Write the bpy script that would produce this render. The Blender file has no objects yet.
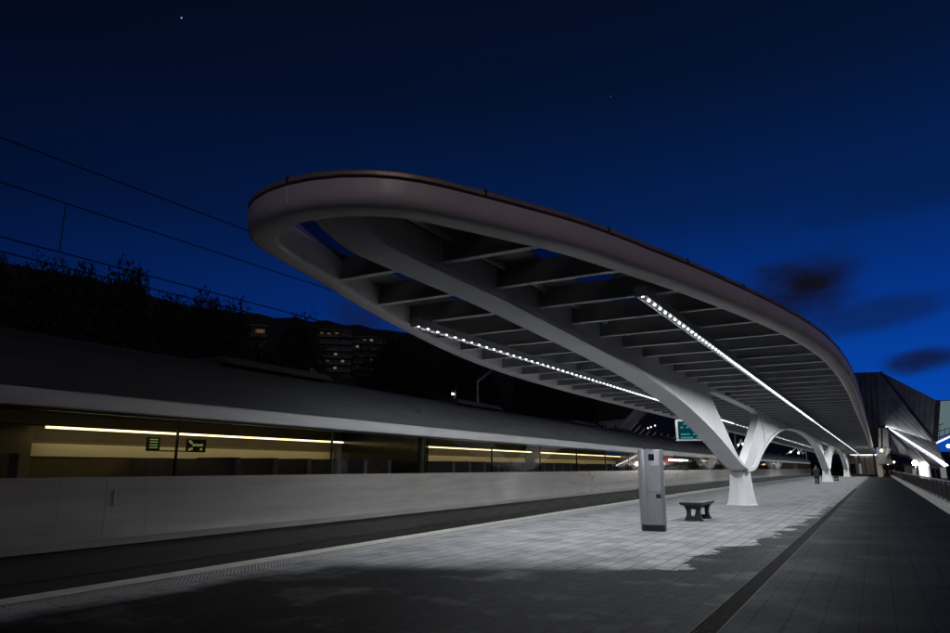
import bpy, bmesh, math, random
from mathutils import Vector, Matrix, noise as mnoise
R = math.radians
random.seed(11)
S = bpy.context.scene
col = S.collection

# ------------------------------------------------------------------ helpers
class MB:
    """collects shapes, links them as ONE mesh object"""
    def __init__(s): s.v = []; s.f = []
    def add(s, vs, fs):
        o = len(s.v); s.v += [tuple(v) for v in vs]
        s.f += [tuple(i + o for i in f) for f in fs]
    def box(s, x0, x1, y0, y1, z0, z1):
        s.add([(x0,y0,z0),(x1,y0,z0),(x1,y1,z0),(x0,y1,z0),(x0,y0,z1),(x1,y0,z1),(x1,y1,z1),(x0,y1,z1)],
              [(0,3,2,1),(4,5,6,7),(0,1,5,4),(1,2,6,5),(2,3,7,6),(3,0,4,7)])
    def tube(s, p, q, r, r2=None, n=8):
        p = Vector(p); q = Vector(q); r2 = r if r2 is None else r2
        d = (q - p).normalized(); a = d.orthogonal().normalized(); b = d.cross(a)
        vs = []
        for c, rr in ((p, r), (q, r2)):
            for k in range(n):
                t = 2*math.pi*k/n; vs.append(c + (a*math.cos(t) + b*math.sin(t))*rr)
        fs = [(k, (k+1)%n, n+(k+1)%n, n+k) for k in range(n)] + [tuple(range(n))[::-1], tuple(range(n, 2*n))]
        s.add(vs, fs)
    def path(s, pts, r, n=6):
        for a, b in zip(pts[:-1], pts[1:]): s.tube(a, b, r, n=n)
    def loft(s, rings, closed=True, caps=True):
        n = len(rings[0]); vs = [p for r in rings for p in r]; fs = []
        for i in range(len(rings)-1):
            for k in range(n if closed else n-1):
                k2 = (k+1) % n
                fs.append((i*n+k, i*n+k2, (i+1)*n+k2, (i+1)*n+k))
        if caps and closed:
            fs += [tuple(range(n))[::-1], tuple(range((len(rings)-1)*n, len(rings)*n))]
        s.add(vs, fs)
    def ball(s, c, r, nu=8, nv=5, sx=1, sy=1, sz=1):
        rings = []
        for j in range(nv+1):
            t = math.pi*j/nv
            rings.append([(c[0]+r*sx*math.sin(t)*math.cos(2*math.pi*k/nu) if 0<j<nv else c[0]+1e-4*math.cos(2*math.pi*k/nu),
                           c[1]+r*sy*math.sin(t)*math.sin(2*math.pi*k/nu) if 0<j<nv else c[1]+1e-4*math.sin(2*math.pi*k/nu),
                           c[2]-r*sz*math.cos(t)) for k in range(nu)])
        s.loft(rings)
    def build(s, name, m, parent=None, smooth=False, angle=None):
        me = bpy.data.meshes.new(name); me.from_pydata(s.v, [], s.f); me.update()
        bm = bmesh.new(); bm.from_mesh(me); bmesh.ops.recalc_face_normals(bm, faces=bm.faces[:]); bm.to_mesh(me); bm.free()
        for mm in (m if isinstance(m, (list, tuple)) else [m]): me.materials.append(mm)
        if smooth or angle:
            for p in me.polygons: p.use_smooth = True
            if angle: me.set_sharp_from_angle(angle=R(angle))
        o = bpy.data.objects.new(name, me); col.objects.link(o)
        if parent is not None: o.parent = parent
        return o

def tag(o, label=None, cat=None, group=None, kind=None):
    if label: o['label'] = label
    if cat: o['category'] = cat
    if group: o['group'] = group
    if kind: o['kind'] = kind
    return o
def empty(name, loc=(0,0,0), rz=0, label=None, cat=None, group=None):
    o = bpy.data.objects.new(name, None); col.objects.link(o)
    o.location = loc; o.rotation_euler = (0,0,rz); o.empty_display_size = .3
    return tag(o, label, cat, group)
def copy_tree(o, parent=None):
    c = o.copy(); col.objects.link(c); c.parent = parent
    for ch in list(o.children): copy_tree(ch, c)
    return c
def interp(tab, x):
    if x <= tab[0][0]: return tab[0][1]
    for (a, b), (c, d) in zip(tab[:-1], tab[1:]):
        if x <= c: return b + (d-b)*(x-a)/(c-a)
    return tab[-1][1]
def spl(tab, x):
    """smooth (Catmull-Rom / Hermite) interpolation of a table"""
    n = len(tab)
    if x <= tab[0][0]: return tab[0][1]
    if x >= tab[-1][0]: return tab[-1][1]
    i = max(k for k in range(n-1) if tab[k][0] <= x)
    def sl(k):
        if k == 0: return (tab[1][1]-tab[0][1])/(tab[1][0]-tab[0][0])
        if k == n-1: return (tab[-1][1]-tab[-2][1])/(tab[-1][0]-tab[-2][0])
        a = (tab[k][1]-tab[k-1][1])/(tab[k][0]-tab[k-1][0]); b = (tab[k+1][1]-tab[k][1])/(tab[k+1][0]-tab[k][0])
        return 0 if a*b <= 0 else 2*a*b/(a+b)
    x0, y0 = tab[i]; x1, y1 = tab[i+1]; h = x1-x0; t = (x-x0)/h
    return (2*t**3-3*t*t+1)*y0 + (t**3-2*t*t+t)*h*sl(i) + (-2*t**3+3*t*t)*y1 + (t**3-t*t)*h*sl(i+1)

# camera numbers (used for the camera itself)
CAM = Vector((0, 0, 1.5)); YAW = R(29.703); PITCH = R(12.384); FPX = 690.0
_f = Vector((-math.sin(YAW)*math.cos(PITCH), math.cos(YAW)*math.cos(PITCH), math.sin(PITCH)))
_r = Vector((math.cos(YAW), math.sin(YAW), 0)); _u = _r.cross(_f)
def at(px, py, Y):
    """survey: point of the photograph (950x633) at the distance Y along the platform"""
    d = _f*FPX + _r*(px-475) - _u*(py-316.5)
    return CAM + d*(Y/d.y)
def atr(px, py, D):
    d = _f*FPX + _r*(px-475) - _u*(py-316.5)
    return CAM + d*(D/math.hypot(d.x, d.y))

# ------------------------------------------------------------------ materials
class NT:
    def __init__(s, name):
        s.m = bpy.data.materials.new(name); s.m.use_nodes = True
        s.t = s.m.node_tree; s.t.nodes.clear()
        s.out = s.n('ShaderNodeOutputMaterial')
    def n(s, typ, **kw):
        nd = s.t.nodes.new(typ)
        for k, v in kw.items():
            if hasattr(nd, k): setattr(nd, k, v)
        return nd
    def l(s, a, b): s.t.links.new(a, b)
    def math(s, op, a, b=None, clamp=False):
        nd = s.n('ShaderNodeMath', operation=op, use_clamp=clamp)
        for i, v in enumerate((a, b)):
            if v is None: continue
            if isinstance(v, (int, float)): nd.inputs[i].default_value = v
            else: s.l(v, nd.inputs[i])
        return nd.outputs[0]
    def mix(s, fac, a, b, mode='MIX'):
        nd = s.n('ShaderNodeMix', data_type='RGBA', blend_type=mode)
        for sock, v in ((nd.inputs[0], fac), (nd.inputs[6], a), (nd.inputs[7], b)):
            if isinstance(v, (int, float)): sock.default_value = v
            elif isinstance(v, tuple): sock.default_value = (*v[:3], 1)
            else: s.l(v, sock)
        return nd.outputs[2]
    def coord(s, sx=1, sy=1, sz=1, out='Object'):
        tc = s.n('ShaderNodeTexCoord'); mp = s.n('ShaderNodeMapping')
        mp.inputs['Scale'].default_value = (sx, sy, sz); s.l(tc.outputs[out], mp.inputs[0]); return mp.outputs[0]
    def noise(s, vec, scale, detail=4, rough=.55):
        nd = s.n('ShaderNodeTexNoise'); nd.inputs['Scale'].default_value = scale
        nd.inputs['Detail'].default_value = detail; nd.inputs['Roughness'].default_value = rough
        s.l(vec, nd.inputs['Vector']); return nd.outputs[0]
    def ramp(s, fac, stops):
        nd = s.n('ShaderNodeMapRange'); nd.inputs[1].default_value = stops[0]; nd.inputs[2].default_value = stops[1]
        nd.inputs[3].default_value = stops[2]; nd.inputs[4].default_value = stops[3]; s.l(fac, nd.inputs[0]); return nd.outputs[0]
    def bsdf(s, base, rough=.5, metal=0.0, spec=.5, coat=0.0):
        b = s.n('ShaderNodeBsdfPrincipled')
        for k, v in (('Base Color', base), ('Roughness', rough), ('Metallic', metal), ('Specular IOR Level', spec), ('Coat Weight', coat)):
            if isinstance(v, (int, float)): b.inputs[k].default_value = v
            elif isinstance(v, tuple): b.inputs[k].default_value = (*v[:3], 1)
            else: s.l(v, b.inputs[k])
        s.l(b.outputs[0], s.out.inputs[0]); return b
    def bump(s, b, h, strength=.3, dist=.01):
        nd = s.n('ShaderNodeBump'); nd.inputs['Strength'].default_value = strength; nd.inputs['Distance'].default_value = dist
        s.l(h, nd.inputs['Height']); s.l(nd.outputs[0], b.inputs['Normal'])

def plain(name, c, rough=.5, metal=0.0, var=.15, scale=3.0, spec=.5, stretch=(1,1,1), coat=0.0, bump=0.0):
    t = NT(name); v = t.coord(*stretch)
    n = t.noise(v, scale, 5)
    k = t.ramp(n, (.3, .7, 1-var, 1+var))
    base = t.mix(1.0, c, k, 'MULTIPLY')
    n2 = t.noise(v, scale*6, 3)
    rg = t.ramp(n2, (.3, .7, max(.02, rough*.8), min(1, rough*1.2)))
    b = t.bsdf(base, rg, metal, spec, coat)
    if bump: t.bump(b, n2, bump, .005)
    return t.m
def emit(name, c, strength, var=0.0):
    t = NT(name); e = t.n('ShaderNodeEmission'); e.inputs[0].default_value = (*c, 1); e.inputs[1].default_value = strength
    t.l(e.outputs[0], t.out.inputs[0]); return t.m
def glass(name, tint, refl=1.0, rough=.02):
    t = NT(name); tr = t.n('ShaderNodeBsdfTransparent'); tr.inputs[0].default_value = (*tint, 1)
    g = t.n('ShaderNodeBsdfGlossy'); g.inputs['Roughness'].default_value = rough
    fr = t.n('ShaderNodeFresnel'); fr.inputs[0].default_value = 1.5
    mx = t.n('ShaderNodeMixShader'); geo = t.n('ShaderNodeNewGeometry'); t.l(t.math('MULTIPLY', t.math('MULTIPLY', fr.outputs[0], refl), t.math('SUBTRACT', 1.0, geo.outputs['Backfacing']), True), mx.inputs[0])
    t.l(tr.outputs[0], mx.inputs[1]); t.l(g.outputs[0], mx.inputs[2]); t.l(mx.outputs[0], t.out.inputs[0]); return t.m

WET_CURVE = [(0,-9.0),(7.2,-9.0),(8.8,-6.6),(9.8,-4.2),(11.0,-2.9),(13.7,-2.72),(15.3,-2.4),(19.6,-2.15),(24.3,-1.92),(47.6,-1.35),(60,-1.2)]
def paving(name, wet_all=False, dry=(.265,.27,.28), wet=(.017,.0175,.0195)):
    t = NT(name)
    tc = t.n('ShaderNodeTexCoord'); sep = t.n('ShaderNodeSeparateXYZ'); t.l(tc.outputs['Object'], sep.inputs[0])
    x, y = sep.outputs[0], sep.outputs[1]
    cmb = t.n('ShaderNodeCombineXYZ'); t.l(y, cmb.inputs[0]); t.l(x, cmb.inputs[1])
    br = t.n('ShaderNodeTexBrick'); t.l(cmb.outputs[0], br.inputs['Vector'])
    br.inputs['Scale'].default_value = 1; br.inputs['Mortar Size'].default_value = .011; br.inputs['Mortar Smooth'].default_value = .25
    br.inputs['Brick Width'].default_value = .64; br.inputs['Row Height'].default_value = .3185; br.offset = .5
    br.inputs['Color1'].default_value = (.88,.88,.88,1); br.inputs['Color2'].default_value = (1.08,1.08,1.08,1); br.inputs['Mortar'].default_value = (.28,.28,.28,1)
    o = tc.outputs['Object']
    nb = t.noise(o, 1.1, 6, .62); ns = t.noise(o, 14, 5, .6); nf = t.noise(o, 90, 3, .6)
    stain = t.math('MULTIPLY', t.ramp(nb, (.28,.72,.62,1.22)), t.math('MULTIPLY', t.ramp(ns, (.25,.75,.86,1.12)), t.ramp(nf, (.3,.7,.85,1.15))))
    if wet_all:
        c = wet; m = None
        puddle = t.ramp(t.noise(o, .55, 5), (.46,.60,0,1))
        rg = t.math('ADD', t.ramp(ns, (.3,.7,.58,.72)), t.math('MULTIPLY', puddle, -.08))
    else:
        fc = t.n('ShaderNodeFloatCurve'); cv = fc.mapping.curves[0]
        pts = [(a/60.0, (b+10)/10.0) for a, b in WET_CURVE]
        cv.points[0].location = pts[0]; cv.points[-1].location = pts[-1]
        for p in pts[1:-1]: cv.points.new(*p)
        for p in cv.points: p.handle_type = 'VECTOR'
        fc.mapping.update()
        t.l(t.math('MULTIPLY', y, 1/60.0), fc.inputs[1])
        xb = t.math('SUBTRACT', t.math('MULTIPLY', fc.outputs[0], 10), 10)
        wob = t.math('ADD', t.math('MULTIPLY', t.math('SUBTRACT', t.noise(o, 1.0, 9, .66), .5), 2.3),
                     t.math('MULTIPLY', t.math('SUBTRACT', br.outputs['Color'], .85), .10))
        d = t.math('ADD', t.math('SUBTRACT', xb, x), wob)
        m1 = t.math('MULTIPLY', t.math('ADD', d, .03), t.math('DIVIDE', 1.0, t.ramp(x, (-5.2,-3.0,3.0,.10))), True); m1 = t.math('MULTIPLY', t.math('MULTIPLY', m1, m1), t.math('SUBTRACT', 3.0, t.math('MULTIPLY', m1, 2.0)), True)  # softer towards the front: the lamp light's falloff is put into this mask
        # pale strip beside the edge stays dry
        d2 = t.math('ADD', t.math('SUBTRACT', -7.75, x), t.math('MULTIPLY', t.math('SUBTRACT', t.noise(o, .7, 5), .5), 1.6))
        m2 = t.math('MULTIPLY', t.ramp(d2, (-.25,.25,0,1)), .85)
        m3 = t.math('MULTIPLY', t.ramp(t.noise(o, .9, 8, .62), (.53,.66,0,1)), .22)
        m = t.math('MAXIMUM', t.math('MAXIMUM', m1, m2), m3, True)
        c = t.mix(m, wet, t.mix(1.0, dry, t.ramp(y, (15,40,1.08,.62)), 'MULTIPLY'))  # dry colour dims along y, the lamp pool's falloff put into the paving
        rgw = t.ramp(ns, (.3,.7,.5,.68))
        mr = t.n('ShaderNodeMix', data_type='FLOAT'); t.l(m, mr.inputs[0]); t.l(rgw, mr.inputs[2]); mr.inputs[3].default_value = .75
        rg = mr.outputs[0]
    base = t.mix(1.0, t.mix(1.0, c, stain, 'MULTIPLY'), br.outputs['Color'], 'MULTIPLY')
    b = t.bsdf(base, rg, 0, .02)
    h = t.math('ADD', br.outputs['Fac'], t.math('MULTIPLY', t.math('ADD', nf, ns), -.35))
    nd = t.n('ShaderNodeBump', invert=True); nd.inputs['Strength'].default_value = .45; nd.inputs['Distance'].default_value = .006
    t.l(h, nd.inputs['Height']); t.l(nd.outputs[0], b.inputs['Normal'])
    return t.m

def train_paint(name, c, rough, metal, vs=.1):
    t = NT(name); o = t.coord(1,.05,1)
    n = t.noise(o, 9, 5); d = t.noise(t.coord(1,.35,2), 2.2, 6)
    k = t.math('MULTIPLY', t.ramp(n, (.3,.7,1-vs,1+vs)), t.ramp(d, (.35,.75,1.05,.86)))
    b = t.bsdf(t.mix(1.0, c, k, 'MULTIPLY'), t.ramp(d, (.3,.7,rough*.9,rough*1.15)), metal, .5, 1.0 if rough < .3 else .2)
    b.inputs['Coat Roughness'].default_value = .08
    return t.m
def leaf_mat(name, c):
    t = NT(name); oi = t.n('ShaderNodeTexCoord'); n = t.noise(oi.outputs['Object'], 1.3, 3)
    base = t.mix(t.ramp(n, (.35,.65,0,1)), tuple(v*.6 for v in c), tuple(v*1.4 for v in c)); t.bsdf(base, .7, 0, .2); return t.m
def seam_metal(name, c):
    t = NT(name); o = t.coord(); n = t.noise(o, .35, 6); n2 = t.noise(t.coord(1,1,.15), 3, 4)
    k = t.math('MULTIPLY', t.ramp(n, (.3,.7,.75,1.25)), t.ramp(n2, (.3,.7,.85,1.15)))
    t.bsdf(t.mix(1.0, c, k, 'MULTIPLY'), t.ramp(n2, (.3,.7,.4,.6)), .25); return t.m

M = dict(
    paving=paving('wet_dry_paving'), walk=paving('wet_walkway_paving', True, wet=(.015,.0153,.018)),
    coping=plain('coping_concrete', (.46,.45,.41), .8, 0, .25, 2.5, bump=.3),
    stud=plain('stud_stone', (.3,.3,.29), .75, 0, .2, 5),
    drain=plain('drain_steel', (.014,.014,.015), .8, 0, .3, 6),
    asphalt=plain('asphalt', (.045,.045,.048), .85, 0, .3, .6),
    ballast=plain('ballast', (.09,.085,.08), .95, 0, .45, 5, bump=.8),
    grass=plain('hill_grass', (.008,.011,.005), .95, 0, .5, .1),
    concrete=plain('concrete', (.3,.295,.285), .8, 0, .28, 1.6, bump=.25),
    white=plain('white_steel_paint', (.80,.80,.81), .5, 0, .06, 1.0),
    soffit=plain('grey_rib_paint', (.80,.80,.80), .5, 0, .1, 2),
    fascia=plain('fascia_paint', (.72,.67,.67), .48, .1, .10, .9, stretch=(1,1,.35)),
    trim=plain('roof_trim_metal', (.42,.33,.30), .4, .5, .25, 1.2),
    gutter=plain('gutter_dark', (.012,.012,.014), .5, 0, .2, 2),
    roofglass=glass('roof_glass', (.22,.23,.26), .7, .05), deck=plain('deck_and_web_shade', (.27,.27,.275), .7, 0, .15, 1.5),
    housing=plain('lamp_housing', (.42,.42,.43), .4, .3, .1, 4),
    led=emit('led', (.93,.97,1.0), 18),
    steel=plain('brushed_steel', (.30,.30,.325), .36, .5, .05, 2, stretch=(1,1,.2)),
    black=plain('black_plastic', (.012,.012,.013), .4, 0, .2, 5),
    bench=plain('bench_cast', (.02,.021,.023), .45, 0, .25, 5, bump=.2),
    train=train_paint('train_body_paint', (.28,.268,.252), .2, .25),
    cant=train_paint('train_cantrail_paint', (.36,.355,.36), .45, .1),
    troof=plain('train_roof_paint', (.045,.046,.05), .75, 0, .25, 1.5, spec=.15, stretch=(1,.08,1)),
    skirt=plain('train_underframe', (.016,.015,.014), .6, .2, .4, 2, stretch=(1,.1,1)),
    tglass=glass('train_glass', (.74,.74,.70), .8, .03),
    tframe=plain('window_frame_black', (.014,.014,.014), .15, 0, .1, 3),
    interior=plain('train_interior', (.15,.135,.10), .6, 0, .15, 1.5, stretch=(1,.2,1)),
    seat=plain('train_seat', (.06,.055,.09), .8, 0, .3, 4),
    tlamp=emit('train_ceiling_lamp', (1.0,.80,.42), 5),
    tlamp2=emit('station_glow_white', (.92,.97,1.0), 14),
    tred=emit('station_glow_red', (.75,.07,.06), .42),
    green=emit('green_led_digits', (.45,.60,.16), .50),
    farwin=plain('far_window_blind', (.10,.085,.055), .5, 0, .2, 2),
    pale=plain('pale_wall_rail', (.78,.74,.62), .5, 0, .12, 1.2, stretch=(1,.15,1)),
    seam=plain('door_seam', (.20,.20,.20), .4, 0, .1, 3),
    wheel=plain('rail_steel', (.12,.10,.09), .4, .8, .2, 3),
    wire=plain('wire', (.012,.013,.014), .5, .5, .1, 3),
    mast=plain('mast_galvanised', (.22,.23,.24), .5, .4, .15, 2),
    leaf1=leaf_mat('leaf_dark', (.010,.016,.006)), leaf2=leaf_mat('leaf_mid', (.013,.018,.007)), leaf3=leaf_mat('leaf_brown', (.016,.016,.007)),
    bark=plain('bark', (.04,.03,.022), .9, 0, .3, 4),
    bwall=plain('apartment_render', (.04,.039,.039), .85, 0, .2, .3),
    bslab=plain('apartment_slab', (.07,.069,.067), .8, 0, .2, .5),
    bdark=plain('unlit_window', (.01,.011,.014), .12, 0, .1, 1),
    bwarm=emit('warm_window', (1.0,.62,.30), .06), bwhite=emit('white_window', (.95,.95,.85), .13), bred=emit('red_window', (1.0,.38,.22), .14),
    zinc=seam_metal('zinc_cladding', (.60,.60,.64)),
    zincd=plain('zinc_seam', (.07,.072,.08), .5, .2, .2, 1),
    hallglass=plain('hall_glazing', (.30,.37,.42), .14, .1, .35, .5, stretch=(1,1,.3)), litglass=emit('lit_hall_glazing', (.45,.66,.72), .22),
    navyglass=plain('fan_roof_glass', (.035,.04,.085), .18, .1, .25, .3),
    cream=plain('cream_cladding', (.62,.57,.47), .5, 0, .15, .8, stretch=(1,1,.2)),
    ledline=emit('edge_led_line', (.95,.96,1.0), 1.1),
    lampx=emit('bright_globe', (1.0,.97,.90), 260),
    lampf=emit('frame_lamp', (.95,.97,1.0), 9),
    edgeled=emit('wing_edge_led', (.95,.96,1.0), 13),
    lampw=emit('white_lamp_glow', (1.0,.97,.88), 60), lampo=emit('warm_lamp', (1.0,.68,.35), 9),
    screen=emit('teal_screen', (.006,.07,.09), .5), row=emit('screen_rows', (.06,.36,.30), .75), blue=emit('blue_row', (.02,.12,.9), .9),
    poster=emit('poster_light', (.62,.66,.70), .26), bluelamp=emit('blue_pictogram', (.10,.16,.45), .06),
    mesh=plain('railing_mesh', (.03,.03,.032), .5, .4, .2, 2), rail=plain('handrail_steel', (.32,.32,.34), .35, .7, .15, 2),
    skin=plain('skin', (.45,.28,.2), .6, 0, .05, 3), coat=plain('dark_coat', (.016,.016,.02), .85, 0, .2, 6), jeans=plain('dark_trousers', (.014,.016,.026), .85, 0, .2, 6),
    hair=plain('dark_hair', (.015,.011,.009), .6, 0, .2, 9), shoe=plain('black_shoes', (.01,.01,.01), .5, 0, .1, 5),
)

# ------------------------------------------------------------------ platform edge line
EDGE = [(-30,-7.5),(-12,-8.3),(4.7,-9.06),(11,-9.36),(18,-9.68),(28,-10.12),(51,-10.82),(80,-11.1),(120,-10.95),(165,-10.6),(260,-10.0)]
def xe(y): return spl(EDGE, y)
ys = [-30 + 1.0*i for i in range(70)] + [40 + 4.0*i for i in range(56)]

# ------------------------------------------------------------------ setting
m = MB(); m.box(-900,900,-500,1600,-1.42,-1.4)
tag(m.build('ground', M['asphalt']), kind='structure')
m = MB(); m.loft([[(xe(y)-.14,y,-.9),(xe(y)-26,y,-.95)] for y in ys], closed=False)
tag(m.build('track_bed', M['ballast']), kind='structure')
# platform paving: slab with side faces; the coping is its own strip
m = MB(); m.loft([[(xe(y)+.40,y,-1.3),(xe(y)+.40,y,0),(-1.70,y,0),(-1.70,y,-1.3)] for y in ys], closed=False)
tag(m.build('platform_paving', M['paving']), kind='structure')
m = MB(); m.loft([[(xe(y)-.03,y,-1.3),(xe(y)-.03,y,-.02),(xe(y)-.01,y,.004),(xe(y)+.397,y,.004)] for y in ys], closed=False)
tag(m.build('platform_coping', M['coping']), kind='structure')
m = MB()
y = -6.0
while y < 60:
    for k in range(6):
        x = xe(y)+.52+k*.07; s = .02
        m.add([(x-s,y-s,.0),(x+s,y-s,.0),(x+s,y+s,.0),(x-s,y+s,.0),(x-s*.5,y-s*.5,.008),(x+s*.5,y-s*.5,.008),(x+s*.5,y+s*.5,.008),(x-s*.5,y+s*.5,.008)],
              [(4,5,6,7),(0,1,5,4),(1,2,6,5),(2,3,7,6),(3,0,4,7)])
    y += .07
tag(m.build('tactile_strip', M['stud']), kind='structure')
m = MB(); m.box(-1.70,-1.46,-30,262,-.9,-.022)
m.box(-1.70,-1.685,-30,262,-.02,.001); m.box(-1.475,-1.46,-30,262,-.02,.001)
yy = -8.0
while yy < 60: m.box(-1.68,-1.48,yy,yy+.02,-.022,-.006); yy += .09
tag(m.build('drain_channel', M['drain']), kind='structure')
m = MB(); m.add([(-1.46,-30,-1.3),(-1.46,-30,.0),(1.9,-30,.0),(1.9,262,.0),(-1.46,262,.0),(-1.46,262,-1.3)], [(1,2,3,4),(0,1,4,5)])
tag(m.build('walkway', M['walk']), kind='structure')
# hill on the far side of the tracks, closing the view ahead too
def hill_h(x, y):
    d = max(0, -x-40 + max(0, (y-230)*.55))
    return -1.39 + min(85, .15*d + .0007*d*d) + 2.5*mnoise.noise(Vector((x*.02, y*.02, 0)))*min(1, d/40)
m = MB(); m.loft([[(x, y, hill_h(x, y)) for x in [-34-j*10.0 for j in range(45)]] for y in [-140+i*16 for i in range(50)]], closed=False)
tag(m.build('hill', M['grass'], smooth=True), kind='structure')
def ring_pt(a, j):
    az = R(a); d = 300 + j*45 - (90 if a > 25 else 0)
    hh = 10 + 52*min(1, max(0, (-3-a)/12))**1.0 + (70*min(1, max(0, (a-12)/12)))  # right rise is unseen, added to keep sky out of window reflections
    hh *= min(1, j/2)*(1 + .35*mnoise.noise(Vector((a*.11, j*.6, 3))))
    return (d*math.sin(az), d*math.cos(az), -1.41+hh)
m = MB(); m.loft([[ring_pt(a, j) for j in range(5)] for a in range(-42, 125, 2)], closed=False)
tag(m.build('far_hills', M['grass'], smooth=True), kind='structure')

# rails: two tracks
for k, off in enumerate((-1.56-.0, -6.1)):
    t = empty('railway_track', (0,0,0), 0, ('rusty railway track carrying the passing grey train' if k == 0 else 'empty second railway track beyond the grey train'), 'railway track')
    for g in (-.72, .72):
        r_ = MB(); r_.loft([[(xe(y)+off+g-.035,y,-.93),(xe(y)+off+g+.035,y,-.93),(xe(y)+off+g+.035,y,-.76),(xe(y)+off+g-.035,y,-.76)] for y in ys])
        r_.build('rail', M['wheel'], t)
    sl = MB(); y = -20.0
    while y < 60: sl.box(xe(y)+off-1.3, xe(y)+off+1.3, y, y+.25, -.96, -.89); y += .62
    tag(sl.build('sleepers', M['concrete'], t), kind='stuff')

# ------------------------------------------------------------------ canopy
XC = -5.05; ZL = 4.2; CEND = 168.0
WT = [(5.345,0),(5.37,.28),(5.44,.55),(5.60,.82),(5.92,1.07),(6.45,1.30),(7.5,1.70),(8.65,2.10),(9.5,2.34),(10.6,2.66),(12.1,3.03),(13.6,3.37),(15,3.64),(16.3,3.85),(18.1,4.07),(20,4.22),(25,4.41),(31,4.48),(60,4.52),(CEND,4.54)]
def halfw(y): return spl(WT, y)
right = []
for (a, b), (c, d) in zip(WT[:-1], WT[1:]):
    n = max(1, min(14, int((c-a)/.18)+1)) if c < 40 else max(1, int((c-a)/6))
    for k in range(n): yy = a+(c-a)*k/n; right.append((halfw(yy), yy))
right.append((halfw(CEND), CEND))
def xcen(y): return XC - .23*min(1, max(0, (7.8-y)/2.2))
outline = [(xcen(y)-w, y) for w, y in right[::-1]] + [(xcen(y)+w, y) for w, y in right[1:]]
def smooth2(pts, it):
    for _ in range(it):
        pts = [pts[0]] + [((a[0]+2*b[0]+c[0])/4, (a[1]+2*b[1]+c[1])/4) for a, b, c in zip(pts[:-2], pts[1:-1], pts[2:])] + [pts[-1]]
    return pts
outline = smooth2(outline, 2)
nrm = []
for i in range(len(outline)):
    a = outline[max(0, i-1)]; b = outline[min(len(outline)-1, i+1)]
    t = Vector((b[0]-a[0], b[1]-a[1])).normalized(); nrm.append(Vector((t.y, -t.x)))
for _ in range(2):
    nrm = [nrm[0]] + [((a+b*2+c)/4).normalized() for a, b, c in zip(nrm[:-2], nrm[1:-1], nrm[2:])] + [nrm[-1]]
def sweep(prof): return [[(p[0]+n.x*d, p[1]+n.y*d, z) for d, z in prof] for p, n in zip(outline, nrm)]

canopy = empty('platform_canopy', (XC, 31.3, 0), 0, 'long white ribbed platform canopy with rounded nose on Y shaped columns', 'canopy')
def cpart(mb, name, mat, parent=canopy, **kw):
    o = mb.build(name, mat, None, **kw); o.parent = parent
    o.matrix_parent_inverse = Matrix.Translation((-XC, -31.3, 0)) if parent is canopy else Matrix.Identity(4)
    return o
m = MB(); m.loft(sweep([(-.12,4.60),(-.12,4.25),(-.10,4.215),(-.05,4.2),(.04,4.2),(.12,4.207),(.18,4.222),(.22,4.25),(.245,4.30),(.255,4.38),(.255,4.515),(.15,4.52),(.17,4.60)]))
cpart(m, 'ring_beam', M['fascia'], angle=50)
m = MB(); m.loft(sweep([(.10,4.602),(.17,4.523),(.17,4.548),(.10,4.61)]))
cpart(m, 'gutter', M['gutter'])
m = MB(); m.loft(sweep([(-.08,4.614),(.11,4.614),(.15,4.552),(.262,4.552),(.262,4.595),(.24,4.618),(-.08,4.70)]))
cpart(m, 'roof_trim', M['trim'], angle=35)
# joints of the trim
m = MB()
acc = 0; last = outline[0]
for i, (p, n) in enumerate(zip(outline, nrm)):
    acc += math.hypot(p[0]-last[0], p[1]-last[1]); last = p
    if acc > 1.9 and p[1] < 45:
        acc = 0; m = MB(); c = Vector((p[0], p[1])) + n*.253; t = Vector((-n.y, n.x))
        m.add([(c+t*.012).to_3d()+Vector((0,0,4.55)), (c-t*.012).to_3d()+Vector((0,0,4.55)), (c-t*.012+n*.018).to_3d()+Vector((0,0,4.55)), (c+t*.012+n*.018).to_3d()+Vector((0,0,4.55)),
               (c+t*.012).to_3d()+Vector((0,0,4.622)), (c-t*.012).to_3d()+Vector((0,0,4.622)), (c-t*.012+n*.018).to_3d()+Vector((0,0,4.615)), (c+t*.012+n*.018).to_3d()+Vector((0,0,4.615))],
              [(0,1,2,3),(4,5,6,7),(0,1,5,4),(1,2,6,5),(2,3,7,6),(3,0,4,7)])
        cpart(m, 'trim_joint', M['gutter'])
        m = MB(); q = Vector((p[0], p[1])) + n*.25; a_ = (q+t*.005); b_ = (q-t*.005); k_ = n*.0065
        m.add([(v.x, v.y, z) for z in (4.30, 4.512) for v in (a_, b_, b_+k_, a_+k_)], [(0,1,2,3),(4,5,6,7),(0,1,5,4),(1,2,6,5),(2,3,7,6),(3,0,4,7)])
        cpart(m, 'fascia_joint', M['soffit'])
# roof deck with two glazed slots
yl = []; yy = 5.62
while yy < CEND: yl.append(yy); yy += .2 if yy < 9 else (.8 if yy < 22 else 6)
def slot(a, b): return [[(XC+min(max(a, -halfw(y)+.06), halfw(y)-.06), y, 4.615), (XC+min(max(b, -halfw(y)+.06), halfw(y)-.06)+.0005, y, 4.615)] for y in yl]
m = MB()
for a, b in ((-9,-1.55),(-.95,.95),(1.55,9)): m.loft(slot(a, b), closed=False)
cpart(m, 'roof_deck', M['deck'])
for a, b in ((-1.55,-.95),(.95,1.55)):
    m = MB(); m.loft(slot(a, b), closed=False); cpart(m, 'skylight', M['roofglass'])
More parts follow.
